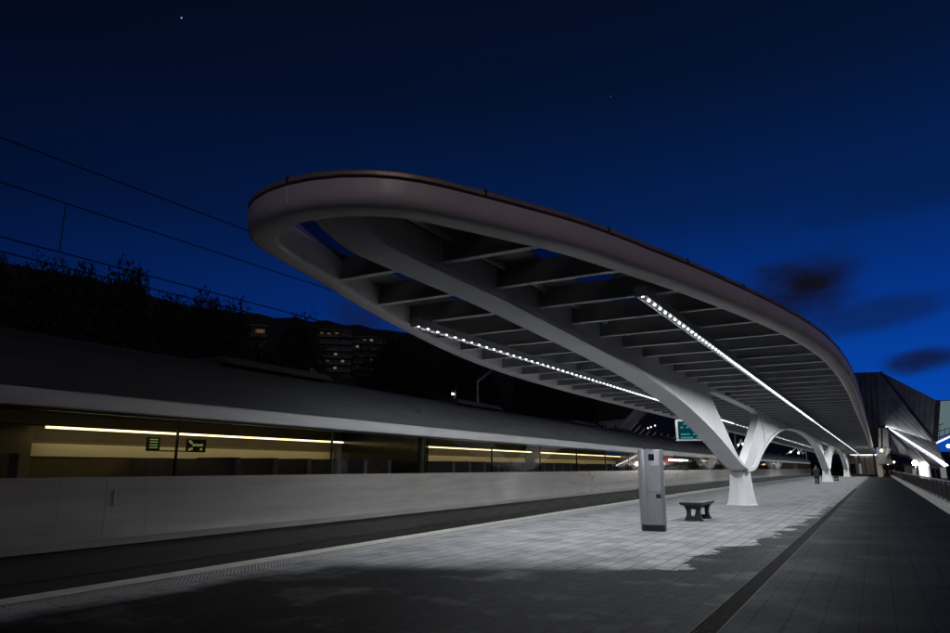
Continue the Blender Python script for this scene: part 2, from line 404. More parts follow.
# spine over the whole length: keel section lofted along y
COLS = (31.3, 88.3, 145.3)
ZB = [(5.45,4.34),(5.8,4.16),(6.3,4.05),(7.5,4.03),(9,4.02),(11,3.96),(14,3.85),(15.9,3.76),(17.4,3.66),(19,3.52),(20.6,3.35),(22.7,3.04),(24.6,2.71),(26.5,2.32),(28.5,1.87),(30.0,1.56),(31.0,1.43)]
def zb_far(d):  # arch soffit as a function of the distance from a column
    return spl([(0,1.34),(1.2,1.36),(2.2,1.46),(4.5,2.06),(8,2.8),(13.9,3.6),(20.4,4.05),(28.6,4.24)], d)
def ztop_void(d): return spl([(0,1.56),(.9,1.88),(2.4,2.47),(3.7,3.05),(5.0,3.62),(5.6,3.93),(6.1,4.2),(6.4,4.40),(6.6,4.60)], d)
def keel(y, zb, zt, wt, wb):
    h = zt-zb; e = min(.035, h*.25)
    return [(XC-wt,y,zt),(XC-wt,y,zb+h*.5),(XC-wb-.03,y,zb+e*.9),(XC-wb+.05,y,zb),(XC+wb-.05,y,zb),(XC+wb+.03,y,zb+e*.9),(XC+wt,y,zb+h*.5),(XC+wt,y,zt)]
def wid(y):
    d = min(abs(y-c) for c in COLS)
    return interp([(0,.35),(4,.34),(9,.31),(14,.28),(22,.25),(30,.25)], d)
def frange(a, b, n): return [a+(b-a)*k/n for k in range(n+1)]
def zb(y):
    if y <= COLS[0]: return spl(ZB, y)
    return zb_far(min(abs(y-c) for c in COLS))
# solid stretches between voids (spine + webs), then arms and bridges round each void
V = 6.6
segs = [(5.45, COLS[0]-V)] + [(a+V, b-V) for a, b in zip(COLS[:-1], COLS[1:])] + [(COLS[-1]+V, CEND-.2)]
def chord_top(z0, d): return min(4.598, z0 + interp([(0,.16),(3,.17),(14,.15),(24,.13)], d))
def web(mb, ya, yb, n, zt=None):
    rings = []
    for y in frange(ya, yb, n):
        d = min(abs(y-c) for c in COLS); z0 = chord_top(zb(y), d) - .02; z1 = 4.597 if zt is None else zt(d)
        if z1 > z0 + .02: rings.append([(XC-wid(y)*.66,y,z0),(XC+wid(y)*.66,y,z0),(XC+wid(y)*.5,y,z1),(XC-wid(y)*.5,y,z1)])
    if len(rings) > 1: mb.loft(rings)
for a, b in segs:
    m = MB(); m.loft([keel(y, zb(y), chord_top(zb(y), min(abs(y-c) for c in COLS)), wid(y), wid(y)*.95) for y in frange(a, b, 70)])
    cpart(m, 'spine_beam', M['white'], angle=30)
    for lo, hi in ((a+.4, b),):
        m = MB()
        web(m, lo, hi, 90)
        if m.v: cpart(m, 'web_plate', M['white'], angle=30)
for k, c in enumerate(COLS):
    for sgn in (-1, 1):
        m = MB(); rings = []
        for d in frange(0.0, V, 40):
            y = c + sgn*d; z0 = zb(y); w = wid(y); zv = max(z0+.12, ztop_void(d)); z1 = min(chord_top(z0, d), zv)
            rings.append(keel(y, z0, z1, w, w*.95))
        m.loft(rings)
        arm = cpart(m, 'column_arm', M['white'], angle=30)
        m = MB(); web(m, c+sgn*.25, c+sgn*V, 34, lambda d: min(4.597, ztop_void(d)))
        if m.v: cpart(m, 'web_plate', M['white'], angle=30)
    # bridge over the void: spine with an oval underside
    m = MB(); m.loft([keel(y, 4.22 - .22*min(1, abs(y-c)/V)**6, 4.596, .17, .15) for y in frange(c-V+.003, c+V-.003, 24)])
    cpart(m, 'bridge_beam', M['white'], angle=38)
    # pedestal: faceted, flared foot
    m = MB(); rings = []
    for z, hx, hy in ((0.0,.60,.50),(.03,.60,.50),(.05,.56,.46),(.6,.46,.40),(1.1,.41,.38),(1.36,.385,.37),(1.52,.37,.36)):
        rings.append([(XC+a*hx, c+b*hy, z) for a, b in ((-1,-.28),(-.15,-1),(.42,-1),(1,-.3),(1,.3),(.42,1),(-.42,1),(-1,.28))])
    m.loft(rings); ped = cpart(m, 'pedestal', M['white'], angle=20)
    m = MB(); m.tube((XC+.02,c-.37,1.40),(XC+.02,c-.42,1.40),.03); m.tube((XC+.22,c-.36,1.40),(XC+.22,c-.41,1.40),.03)
    m.box(XC-.40,XC+.40,c-.38,c+.38,1.345,1.37)
    cpart(m, 'collar_plate', M['steel'])
# ribs
ribs_y = [7.70 + 1.578*k for k in range(102)]
ribs_y = [y for y in ribs_y if y < CEND-1]
rib_proto = {}
rest = MB(); nrib = 0
def flange(o):            # pale flange, dark web: light and shade put into the rib colours
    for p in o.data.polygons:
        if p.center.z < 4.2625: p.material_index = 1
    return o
def rib_shape(mb, y, sgn):
    w = halfw(y) - .09
    x0, x1 = XC + sgn*.16, XC + sgn*w
    a, b = (x0, x1) if sgn > 0 else (x1, x0)
    mb.box(a, b, y-.012, y+.012, 4.262, 4.606)
    mb.box(a, b, y-.055, y+.055, 4.25, 4.262)
for i, y in enumerate(ribs_y):
    for sgn in (-1, 1):
        if i < 50:
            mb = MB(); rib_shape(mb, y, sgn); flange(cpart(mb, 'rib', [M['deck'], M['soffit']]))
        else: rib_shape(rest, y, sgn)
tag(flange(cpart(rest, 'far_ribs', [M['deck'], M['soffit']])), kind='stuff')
# purlins beside the spine and mid-span
for x in (-.30, .30):
    m = MB(); m.box(XC+x-.03, XC+x+.03, 6.2, CEND-.5, 4.53, 4.604); cpart(m, 'purlin', M['soffit'])

# ------------------------------------------------------------------ LED strips hung under the ribs
LEDW = 24.0
def led_strip(x, y0, y1, label):
    t = empty('light_strip', (x, y0, 0), 0, label, 'strip light', 'LED strip lights under the canopy')
    L = y1-y0
    m = MB(); m.box(-.085,.085,0,L,4.085,4.20); m.box(-.085,-.07,0,L,4.06,4.085); m.box(.07,.085,0,L,4.06,4.085)
    m.box(-.10,.10,-.02,-.001,4.05,4.21)
    m.build('housing', M['housing'], t)
    for yb in [k*1.578*2+.35 for k in range(12)]:
        b = MB(); b.box(-.12,.12,yb,yb+.05,4.203,4.25); b.build('bracket', M['housing'], t)
    proto = None; k = 0; far = MB()
    y = .10
    while y < L-.1:
        if k < 100:
            if proto is None:
                b = MB(); rings = []
                for r, z in ((.021,0),(.019,-.010),(.012,-.018),(.003,-.022)):
                    rings.append([(r*math.cos(q*math.pi/4), r*math.sin(q*math.pi/4), z) for q in range(8)])
                b.loft(rings); o = b.build('led', M['led'], t, smooth=True); proto = o
            else:
                o = proto.copy(); col.objects.link(o); o.parent = t
            o.location = (0, y, 4.084); y += .33
        else:
            far.add([(-.02,y,4.066),(.02,y,4.066),(.02,y+.16,4.066),(-.02,y+.16,4.066)], [(0,1,2,3)]); y += 1.2
        k += 1
    tag(far.build('led_row', M['led'], t), kind='stuff')
    n = 12
    for q in range(n):
        a = bpy.data.lights.new('strip_lamp', 'AREA'); a.shape = 'RECTANGLE'; a.size = .05; a.size_y = L/n*.98
        a.energy = LEDW*L/n; a.color = (.93,.97,1.0); a.spread = R(172)
        ao = bpy.data.objects.new('strip_lamp', a); col.objects.link(ao); ao.parent = t; ao.location = (0, (q+.5)*L/n, 4.055)
led_strip(-2.86, 10.12, 150.0, 'right strip of white LED lamps under the canopy, on the walkway side')
led_strip(-7.14, 10.30, 150.0, 'left strip of white LED lamps under the canopy, on the train side')

# ------------------------------------------------------------------ departure board
t = empty('departure_board', (-6.05, 28.0, 0), 0, 'hanging departure board with glowing teal rows behind the first column arm', 'departure board')
m = MB()
m.box(-.72,.72,-.16,.16,2.54,2.60); m.box(-.72,.72,-.16,.16,3.30,3.38); m.box(-.72,-.63,-.16,.16,2.603,3.297); m.box(.63,.72,-.16,.16,2.603,3.297); m.box(-.63,.63,-.02,.02,2.603,3.297)
m.build('case', M['housing'], t)
m = MB(); m.box(-.625,.625,-.15,-.13,2.605,3.295); scr = m.build('screen', M['screen'], t)
for k in range(5):
    z = 3.2 - k*.135; m = MB()
    if k == 2: continue
    m.box(-.53,.52,-.1512,-.1505,z-.034,z-.031)
    for q in range(9):
        if (q*7+k*3) % 5: m.box(-.53+q*.117, -.53+q*.117+.095, -.156,-.1505, z-.03, z+.025)
    m.build('text_row', M['row'], scr)
m = MB(); m.box(-.1,.5,-.156,-.1505,2.90,2.97); m.build('highlighted_row', M['blue'], scr)
for x in (-.5,.5):
    m = MB(); m.tube((x,0,3.38),(x,0,4.24),.025); m.build('hanger', M['mast'], t)

# ------------------------------------------------------------------ steel totem
t = empty('information_pillar', (-4.93, 17.5, 0), R(8), 'brushed steel information pillar with lit poster and black slot, before the bench', 'information pillar')
def dsec(z, hx=.315, hy=.20):
    pts = []
    for k in range(9):
        a = R(90 + 180*k/8); pts.append((-hx+.18 + .18*math.cos(a), hy*math.sin(a), z))
    for k in range(7):
        a = R(-90 + 180*k/6); pts.append((hx-.10 + .10*math.cos(a), hy*math.sin(a), z))
    return pts
m = MB(); m.loft([dsec(0,.30,.185), dsec(.15,.30,.185)]); m.build('plinth', M['black'], t, angle=35)
m = MB(); m.loft([dsec(.152), dsec(1.93), [(p[0]*.97,p[1]*.95,1.955) for p in dsec(0)]]); m.build('shell', M['steel'], t, angle=35)
m = MB(); m.box(.0,.22,-.206,-.2,1.13,1.56); m.build('poster', M['poster'], t)
m = MB(); m.box(-.02,.12,-.206,-.2,1.68,1.84); m.build('pictogram', M['bluelamp'], t)
m = MB(); m.box(.12,.24,-.206,-.2,.78,.88); m.build('slot', M['black'], t)
m = MB(); m.box(-.10,.27,-.2035,-.2,.925,.931); m.box(-.102,-.097,-.2035,-.2,.2,1.9); m.build('panel_gap', M['black'], t)
m = MB(); m.box(-.16,-.10,-.05,.05,1.956,1.985); m.box(.0,.06,-.05,.05,1.956,1.985); m.build('top_bolt', M['black'], t)

# ------------------------------------------------------------------ benches
def make_bench(label):
    t = empty('platform_bench', (0,0,0), 0, label, 'bench', 'black benches along the platform')
    m = MB()
    for k in range(5): m.box(-.31+k*.126, -.31+k*.126+.116, -.95, .95, .475, .53)
    m.box(-.29,.29,-.9,.9,.45,.474)
    m.build('seat', M['bench'], t)
    for yy in (-.58, .58):
        m = MB(); out = []; n = 10
        def hw(z): q = (z-.225)/.225; return .19 + .09*q*q
        for s in (-1, 1):
            inner = []; 
            for (z0, z1) in ((0,.13),(.13,.33),(.33,.45)):
                for k in range(4):
                    za, zb_ = z0+(z1-z0)*k/4, z0+(z1-z0)*(k+1)/4
                    ia = .085 if z0 == .13 else 0.0
                    xs = sorted((s*ia, s*hw(za))); xt = sorted((s*ia, s*hw(zb_)))
                    y0, y1 = yy-.07, yy+.07
                    m.add([(xs[0],y0,za),(xs[1],y0,za),(xs[1],y1,za),(xs[0],y1,za),(xt[0],y0,zb_),(xt[1],y0,zb_),(xt[1],y1,zb_),(xt[0],y1,zb_)],
                          [(0,3,2,1),(4,5,6,7),(0,1,5,4),(1,2,6,5),(2,3,7,6),(3,0,4,7)])
        m.build('leg', M['bench'], t)
    return t
bn = make_bench('black cast bench with hourglass legs beside the steel pillar'); bn.location = (-4.80, 21.85, 0)
for loc, lb in (((-4.55,97.0,0), 'black bench just beyond the second Y shaped column, far along the platform'), ((-3.9,141.0,0), 'farthest black bench, beside the third Y shaped column')):
    b = copy_tree(bn); b.location = loc; b['label'] = lb

# ------------------------------------------------------------------ person
def skin_body(name, verts, edges, radii, mat, parent):
    me = bpy.data.meshes.new(name); me.from_pydata(verts, edges, []); o = bpy.data.objects.new(name, me); col.objects.link(o)
    md = o.modifiers.new('s', 'SKIN'); sv = me.skin_vertices[0].data
    for i, r in enumerate(radii): sv[i].radius = (r, r) if isinstance(r, float) else r
    sv[0].use_root = True
    o.modifiers.new('b', 'SUBSURF').levels = 2; o.modifiers['b'].render_levels = 2
    me.materials.append(mat); o.parent = parent
    return o
p = empty('person', (-5.17, 75.0, 0), R(20), 'person standing in dark coat and trousers near the second column', 'person')
vs = [(0,0,.95),(0,.0,1.15),(0,-.01,1.36),(0,.0,1.48),(0,.02,1.58),(0,.03,1.68),
      (.09,0,.90),(.11,.02,.50),(.12,-.02,.09),(.12,.13,.03),(-.09,0,.90),(-.12,-.04,.50),(-.13,-.10,.09),(-.13,.05,.03),
      (.19,0,1.41),(.24,-.02,1.14),(.22,.08,.92),(.215,.12,.80),(-.19,0,1.41),(-.25,-.01,1.14),(-.24,.06,.92),(-.235,.1,.80)]
es = [(0,1),(1,2),(2,3),(3,4),(4,5),(0,6),(6,7),(7,8),(8,9),(0,10),(10,11),(11,12),(12,13),(2,14),(14,15),(15,16),(16,17),(2,18),(18,19),(19,20),(20,21)]
rd = [(.16,.11),(.15,.10),(.17,.11),.065,.09,.085,.085,.062,.042,.04,.085,.062,.042,.04,.06,.048,.036,.035,.06,.048,.036,.035]
body = skin_body('body', vs, es, rd, M['skin'], p)
m = MB(); rings = []
for z, a, b in ((.62,.235,.17),(.8,.225,.165),(1.0,.215,.155),(1.2,.22,.15),(1.38,.24,.14),(1.46,.17,.11),(1.50,.09,.08)):
    rings.append([(a*math.cos(2*math.pi*k/16), b*math.sin(2*math.pi*k/16), z) for k in range(16)])
m.loft(rings)
for s in (1,-1):
    m.loft([[(s*x+r*math.cos(2*math.pi*k/10), y+r*math.sin(2*math.pi*k/10), z) for k in range(10)] for x, y, z, r in ((.2,0,1.44,.07),(.245,-.015,1.14,.075),(.23,.07,.90,.06))])
m.build('coat', M['coat'], p, smooth=True)
m = MB()
for a, b, c in (((.09,0,.9),(.11,.02,.5),(.12,-.02,.06)), ((-.09,0,.9),(-.12,-.04,.5),(-.13,-.10,.06))):
    m.tube(a, b, .115, .09, 12); m.tube(b, c, .09, .075, 12)
m.build('trousers', M['jeans'], p, smooth=True)
m = MB(); m.ball((.12,.05,.045),.1,10,6,.55,1.4,.45); m.ball((-.13,-.03,.045),.1,10,6,.55,1.4,.45); m.build('shoes', M['shoe'], p, smooth=True)
m = MB(); m.ball((0,.01,1.69),.115,12,8,.9,1.0,1.0); m.build('hair', M['hair'], p, smooth=True)

# ------------------------------------------------------------------ train
CARJ = [-11.6, 14.4, 40.6, 66.8, 93.0, 119.2, 145.4]
def tx(y): return xe(y) - .10
def car_section(y, w=2.86):
    pass
train_cars = []
WIN_Z0, WIN_Z1 = 1.38, 2.24
def make_car(L, doors, lit, seats=True):
    """local frame: platform side face is x=0, body towards -x, y along the car"""
    t = empty('train_car', (0,0,0), 0)
    W = 2.86
    # lower body + end walls
    m = MB()
    prof = [(-.03,.46),(0,.56),(0,WIN_Z0),(-.06,WIN_Z0),(-.06,.58)]
    m.loft([[(x,y,z) for x, z in prof] for y in (.02, L-.02)])
    prof = [(-W+.03,.46),(-W,.56),(-W,2.50),(-W+.06,2.50),(-W+.06,.58)]
    m.loft([[(x,y,z) for x, z in prof] for y in (.02, L-.02)])
    m.box(-W+.061,-.061,.03,.09,.5,2.5); m.box(-W+.061,-.061,L-.09,L-.03,.5,2.5)
    m.build('body', M['train'], t)
    m = MB(); m.loft([[(x,y,z) for x, z in ((0,2.262),(.022,2.28),(.022,2.47),(.0,2.50),(-.06,2.50),(-.06,2.262))] for y in (.02, L-.02)])
    m.build('cantrail', M['cant'], t)
    half = [(.018,2.503),(-.05,2.66),(-.16,2.86),(-.34,3.06),(-.62,3.24),(-1.0,3.38),(-1.43,3.43)]
    prof = half + [(-W-x, z) for x, z in half[::-1][1:]]
    m = MB(); m.loft([[(x,y,z) for x, z in prof] for y in (.02, L-.02)])
    for yy in (3.0, L*.5, L-6.0):                      # low roof pods
        m.loft([[(-1.43-a,y,z) for a, z in ((-.75,3.36),(-.62,3.50),(.62,3.50),(.75,3.36))] for y in (yy, yy+3.0)])
    m.build('roof', M['troof'], t, angle=30)
    # underframe, bogies, wheels
    m = MB(); m.box(-W+.12,-.09,.03,L-.03,-.18,.455)
    for yy in (2.4, L-5.4):
        m.box(-W+.3,-.22,yy,yy+3.0,-.55,-.185)
    m.box(-W+.3,-.16,8.0,13.0,-.42,-.185); m.box(-.10,-.075,.05,L-.05,.12,.15)
    m.build('underframe', M['skirt'], t)
    for yy in (3.0, 4.9, L-4.9, L-3.0):
        m = MB(); m.tube((-.62,yy,-.33),(-.75,yy,-.33),.42,n=20); m.tube((-W+.62,yy,-.33),(-W+.75,yy,-.33),.42,n=20); m.tube((-.75,yy,-.33),(-W+.75,yy,-.33),.08)
        m.build('wheelset', M['wheel'], t, angle=40)
    # window band: panes between slim black posts
    m = MB(); m.box(-.05,-.004,.025,L-.025,2.225,2.262)
    nP = 7; pw = (L-.06)/nP
    for k in range(nP+1):
        y = .03+k*pw; m.box(-.05,-.004,max(.025,y-.010),min(L-.025,y+.010),WIN_Z0+.001,2.2245)
    m.build('window_posts', M['tframe'], t)
    for k in range(nP):
        y = .03+k*pw; m = MB(); m.box(-.022,-.012,y+.011,y+pw-.011,WIN_Z0+.002,2.224); m.build('window', M['tglass'], t)
    # doors: flush leaves with a thin black seal
    for yd in doors:
        m = MB(); 
        for q in (-.66, 0.0, .66): m.box(.0,.003,yd+q-.005,yd+q+.005,.57,WIN_Z0)
        m.box(.0,.003,yd-.665,yd+.665,.561,.569)
        d = m.build('door', M['seam'], t)
        h = MB(); h.box(.001,.02,yd+.10,yd+.13,1.0,1.2); h.build('handle', M['seam'], d)
    # interior: floor, far wall with its own dark windows, ceiling, partitions at the doors
    m = MB(); m.box(-W+.065,-.07,.10,L-.10,.50,.55)
    m.box(-W+.065,-W+.10,.10,L-.10,.551,2.419)
    m.box(-W+.101,-.07,.10,L-.10,2.42,2.46)
    for yd in doors:
        m.box(-W+.102,-W+.16,yd-.5,yd+.5,.552,2.418)
    m.build('interior', M['interior'], t)
    m = MB(); m.box(-W+.101,-W+.45,.12,L-.12,2.17,2.19); m.build('luggage_rack', M['tframe'], t)
    m = MB(); m.box(-W+.101,-W+.108,.3,L-.3,1.95,2.14); m.box(-W+.101,-W+.106,.3,L-.3,1.0,1.66); m.build('far_window_band', M['farwin'], t)
    m = MB(); m.box(-W+.101,-W+.13,.3,L-.3,1.69,1.90); m.build('wall_rail', M['pale'], t)
    stops = [0.2] + sorted(doors) + [L-.2]
    k = 0
    for a, b in zip(stops[:-1], stops[1:]):
        a2 = a+.55 if a > .6 else a+.1; b2 = b-.55 if b < L-.6 else b-.1
        if b2-a2 < 1: continue
        if lit[k % len(lit)]:
            m = MB(); m.box(-W+.38,-W+.45,a2,b2,2.135,2.168); m.build('ceiling_lamp', M['tlamp'], t)
            m = MB(); m.box(-1.50,-1.40,a2,b2,2.395,2.418); m.build('ceiling_lamp', M['tlamp'], t)
        k += 1
    if seats:
        y = 1.2
        while y < L-1.2:
            if all(abs(y-d) > 1.5 for d in doors):
                m = MB()
                for x0, x1 in ((-1.05,-.12),(-W+.12,-W+1.05)):
                    m.box(x0,x1,y,y+.46,.95,1.06); m.box(x0,x1,y+.40,y+.52,1.061,1.68)
                m.build('seat_row', M['seat'], t)
            y += .92
    return t
def place_car(t, a, b):
    xa, xb = tx(a), tx(b)
    t.location = (xa, a, 0); t.rotation_euler = (0,0,math.atan2(-(xb-xa), b-a))
L0 = 26.2
labels = ['grey train car nearest the camera, its lit windows showing a green display',
          'second grey train car, from the gangway to behind the steel pillar',
          'third grey train car, with added red and white glows for station lights in its glass, behind the first column',
          'fourth grey train car, between first and second columns',
          'fifth grey train car, left of the person',
          'farthest grey train car, at the end of the train beyond the person']
carA = make_car(L0, (2.0, 17.6), (1,1,1)); place_car(carA, CARJ[0], CARJ[1])
# green display inside the first car
m = MB(); m.box(-.62,-.60,18.62,18.86,1.76,1.97); m.box(-.62,-.60,18.861,19.38,1.76,1.78); m.box(-.62,-.60,19.381,19.78,1.76,1.97); disp = m.build('green_display', M['black'], carA)
def bar(mb, y, z, w=.12, h=.022): mb.box(-.599,-.592,y-w/2,y+w/2,z-h/2,z+h/2)
m = MB()
for z in (1.815,1.855,1.90,1.94): bar(m, 18.74, z, .15, .016)
m.build('lit_glyph', M['green'], disp)
m = MB()
for y, z in ((19.44,1.935),(19.47,1.91),(19.44,1.80),(19.48,1.815),(19.68,1.81)): bar(m, y, z, .045, .036)
for k in range(4): bar(m, 19.52+k*.055, 1.875+.006*(k%2), .045, .036)
m.build('lit_glyph', M['green'], disp)
cars = [carA]
carB = make_car(L0, (13.0,), (1,1)); place_car(carB, CARJ[1], CARJ[2]); cars.append(carB)
for k in range(4):
    c = make_car(L0, (3.0, 23.2), ((1,0,1),(0,1,1),(1,1,0),(0,1,0))[k], seats=(k == 0)); place_car(c, CARJ[k+2], CARJ[k+3]); cars.append(c)
    if k == 0:
        m = MB(); m.box(-.36,-.30,.3,3.6,1.72,2.21); m.build('red_station_glow', M['tred'], c)  # glowing bars added for far station lights in the glass, not car fittings
        m = MB(); m.box(-.24,-.20,2.2,7.5,1.93,2.04); m.build('white_lamp_glow', M['tlamp2'], c)
        m = MB(); m.box(-.24,-.20,.3,4.2,1.50,1.56); m.build('low_station_glow', M['poster'], c)
        for ya in (6.0, 12.5, 17.0): 
            m = MB(); m.box(-.24,-.20,ya,ya+2.2,1.88,1.98); m.build('white_lamp_glow', M['poster'], c)
for c, lb in zip(cars, labels): tag(c, lb, 'train car', 'cars of the passing train')
for (a, c) in zip(CARJ[1:-1], cars[1:]):     # gangway bellows belongs to the following car
    m = MB(); m.box(-2.5,-.15,-.10,.018,.6,2.9); m.build('gangway_bellows', M['tframe'], c)

# ------------------------------------------------------------------ overhead wires and masts
def wire(pts, r, label):
    m = MB(); m.path(pts, r, 5); return tag(m.build('overhead_wire', M['wire']), label, 'overhead wire')
XW = -10.9
def xw(y): return XW
def line(z, lab, r, sag=0): 
    pts = [(XW, y, z + sag*math.sin((y-2)/3.1)) for y in [-30+i*2.5 for i in range(60)]]
    return wire(pts, r, lab)
line(6.34, 'topmost thin overhead wire crossing the sky left of the canopy', .010)
w2 = empty('catenary_line', (XW, 0, 0), 0, 'carrier wire with droppers holding two contact wires over the train', 'catenary')
for nm, z, r in (('carrier_wire',5.66,.010),('contact_wire',4.84,.011),('contact_wire',4.62,.011)):
    m = MB(); m.path([(0,y,z) for y in [-30+i*5 for i in range(40)]], r, 5); m.build(nm, M['wire'], w2)
for y, za, zb2 in ((5.82,4.84,5.66),(7.41,4.62,4.84),(-1.5,4.62,5.66),(12.2,4.62,4.84),(18.4,4.62,5.66),(27,4.62,5.66)):
    m = MB(); m.tube((0,y,za),(0,y,zb2),.008,n=5); m.build('dropper', M['wire'], w2)
# bent mast and small leaning post rising behind the train
p0 = at(477.5,404,23.5); p1 = at(477.5,381,23.5); p2 = at(491,371,24.6)
t = empty('bent_lamp_mast', (p0.x, p0.y, -1.39), 0, 'pale bent steel mast rising behind the train under the left LED strip', 'mast')
m = MB(); m.tube((0,0,0),(0,0,p1.z+1.39),.055,.05,10); m.build('pole', M['mast'], t)
m = MB(); m.tube((0,0,p1.z+1.39-.02),(p2.x-p0.x,p2.y-p0.y,p2.z+1.39),.05,.045,10); m.build('arm', M['mast'], t)
q0 = at(311,376,14.0); q1 = at(311,368,14.0); q2 = at(328,383,14.6)
t = empty('leaning_post', (q0.x, q0.y, -1.39), 0, 'short grey post with a slanting stay above the train roof', 'post')
m = MB(); m.tube((0,0,0),(0,0,q1.z+1.39),.03,n=8); m.build('pole', M['mast'], t)
m = MB(); m.tube((0,0,q1.z+1.37),(q2.x-q0.x,q2.y-q0.y,q2.z+1.39),.035,.035,8); m.build('stay', M['mast'], t)
g0 = at(453.3,394,34); g1 = at(454.3,401,34)
t = empty('signal_mast', (g0.x, g0.y, -1.39), 0, 'dark signal mast with two small white lights above the train roof', 'signal')
m = MB(); m.tube((0,0,0),(0,0,g0.z+1.5),.05,n=8); m.build('pole', M['wire'], t)
m = MB(); m.box(-.14,.14,.03,.10,g1.z+1.1,g0.z+1.7); m.build('backboard', M['black'], t)
for g in (g0, g1):
    m = MB(); m.ball((g.x-g0.x, -.06, g.z+1.39), .048, 8, 6); m.build('signal_light', M['lampw'], t)

# ------------------------------------------------------------------ railing on the right
t = empty('walkway_railing', (2.05, 40, 0), 0, 'dark mesh railing with steel handrail on a concrete kerb right of the walkway', 'railing')
m = MB(); m.box(-.14,.16,-60,110,-1.39,.34); m.build('kerb', M['concrete'], t)
m = MB(); m.tube((0,-60,1.05),(0,110,1.05),.03,n=10); m.build('handrail', M['rail'], t)
m = MB()
for z in (.40,.96): m.box(-.012,.012,-60,110,z-.015,z+.015)
y = -22.0
while y < 45: m.box(-.006,.006,y-.007,y+.007,.415,.945); y += .055
m.box(-.003,.003,45,110,.415,.945)
tag(m.build('mesh_infill', M['mesh'], t), kind='stuff')
yy = -58.0; k = 0
while yy < 108:
    m = MB(); m.box(-.035,.035,yy-.012,yy+.012,.34,1.03); m.box(-.05,.05,yy-.06,yy+.06,.341,.355); m.build('post', M['mesh'], t); yy += 2.2

# ------------------------------------------------------------------ station hall wing (right, far)
def panel(mb, pts, thick=.3):
    n = (pts[1]-pts[0]).cross(pts[2]-pts[0]).normalized()*thick
    if n.y < 0: n = -n
    k = len(pts)
    mb.add([p for p in pts] + [p+n for p in pts], [tuple(range(k)), tuple(range(k, 2*k))[::-1]] + [(i, (i+1)%k, k+(i+1)%k, k+i) for i in range(k)])
def seams(mb, a0, a1, b0, b1, n, r=.10, skip=()):
    for k in range(n+1):
        f = k/n; mb.tube(a0.lerp(a1, f), b0.lerp(b1, f), r, n=5)
A = at(838,373,158); B = at(881,372,138); C_ = at(885,425,140); D_ = at(838,431,158)
F = at(938,401,122); G = at(935,441,118); E_ = at(947,466,104)
hall = empty('station_wing', (C_.x, C_.y, -1.39), 0, 'dark zinc clad faceted station wing rising beyond the end of the walkway', 'station building')
inv = Matrix.Translation((-C_.x, -C_.y, 1.39))
def hpart(mb, name, mat, **kw):
    o = mb.build(name, mat, None, **kw); o.parent = hall; o.matrix_parent_inverse = inv; return o
m = MB(); panel(m, [A,B,C_,D_]); hpart(m, 'tall_facet', M['zinc'])
m = MB(); seams(m, A, B, D_, C_, 9, .12); hpart(m, 'tall_facet_seams', M['zincd'])
m = MB(); panel(m, [B,G,E_,C_]); hpart(m, 'sloping_facet', M['zinc'])
m = MB(); seams(m, B.lerp(C_,.1), C_, G.lerp(E_,.1), E_, 5, .03); hpart(m, 'sloping_facet_seams', M['zincd'])
m = MB(); panel(m, [B,F,G]); hpart(m, 'upper_facet', M['zinc'])
m = MB(); seams(m, B.lerp(F,.2), F, B.lerp(G,.2), G, 9, .035); m.tube(F,G,.32,n=6); m.tube(B,G,.16,n=6); m.tube(B,C_,.22,n=6); hpart(m, 'edge_ribs', M['zincd'])
# soffit under the sloping facet
s1 = at(888,434,150); s2 = at(913,460,150); s3 = at(946,467,112)
s0 = at(888,452,152); m = MB(); panel(m, [C_+Vector((0,.5,-.1)), E_+Vector((0,.5,-.1)), s2, s0]); hpart(m, 'soffit', M['zinc'])
m = MB(); m.tube(C_+Vector((.1,-1.6,-.35)), E_+Vector((0,-1.2,.1)), .035, n=6); hpart(m, 'edge_light', M['edgeled'])
m = MB(); rw = [at(840,425,166), at(887,420,166), at(890,450,166), at(876,450,166)]; panel(m, rw, .4); hpart(m, 'rear_wall', M['zincd'])
m = MB(); m.ball(at(881.5,450.5,139), .16, 8, 5); hpart(m, 'bracket_fill_lamp', M['lampw'])  # added glow that brightens the hanger tubes
# inclined white strut and its foot
st0 = at(887,428,136); st1 = at(911,451,113); st2 = at(924,466,106); st3 = at(925,474,106)
m = MB(); m.tube(st0, st1, .20, .34, 10); m.tube(st1, st2, .52, .60, 10); hpart(m, 'strut', M['white'], angle=40)
m = MB(); m.tube(st2, Vector((st3.x, st3.y, -1.38)), .62, .72, 10); hpart(m, 'strut_foot', M['white'], angle=40)
for px in (879.5, 884, 887):
    m = MB(); m.tube(at(px,428,141), at(px+.4,449,141), .22, n=8); hpart(m, 'hanger_tube', M['white'], angle=40)
m = MB(); b0 = at(876,449,141); b1 = at(890,449,141); m.box(b0.x, b1.x, 140.4, 143, b0.z-2.6, b0.z+.2)
m.tube(at(890,449,140), at(886,457,140), .5, .15, 6); hpart(m, 'bracket', M['concrete'])
m = MB(); c0 = at(877,455,141); m.box(c0.x-.2, c0.x+.6, 141, 142, -1.38, c0.z); hpart(m, 'bracket_column', M['cream'])
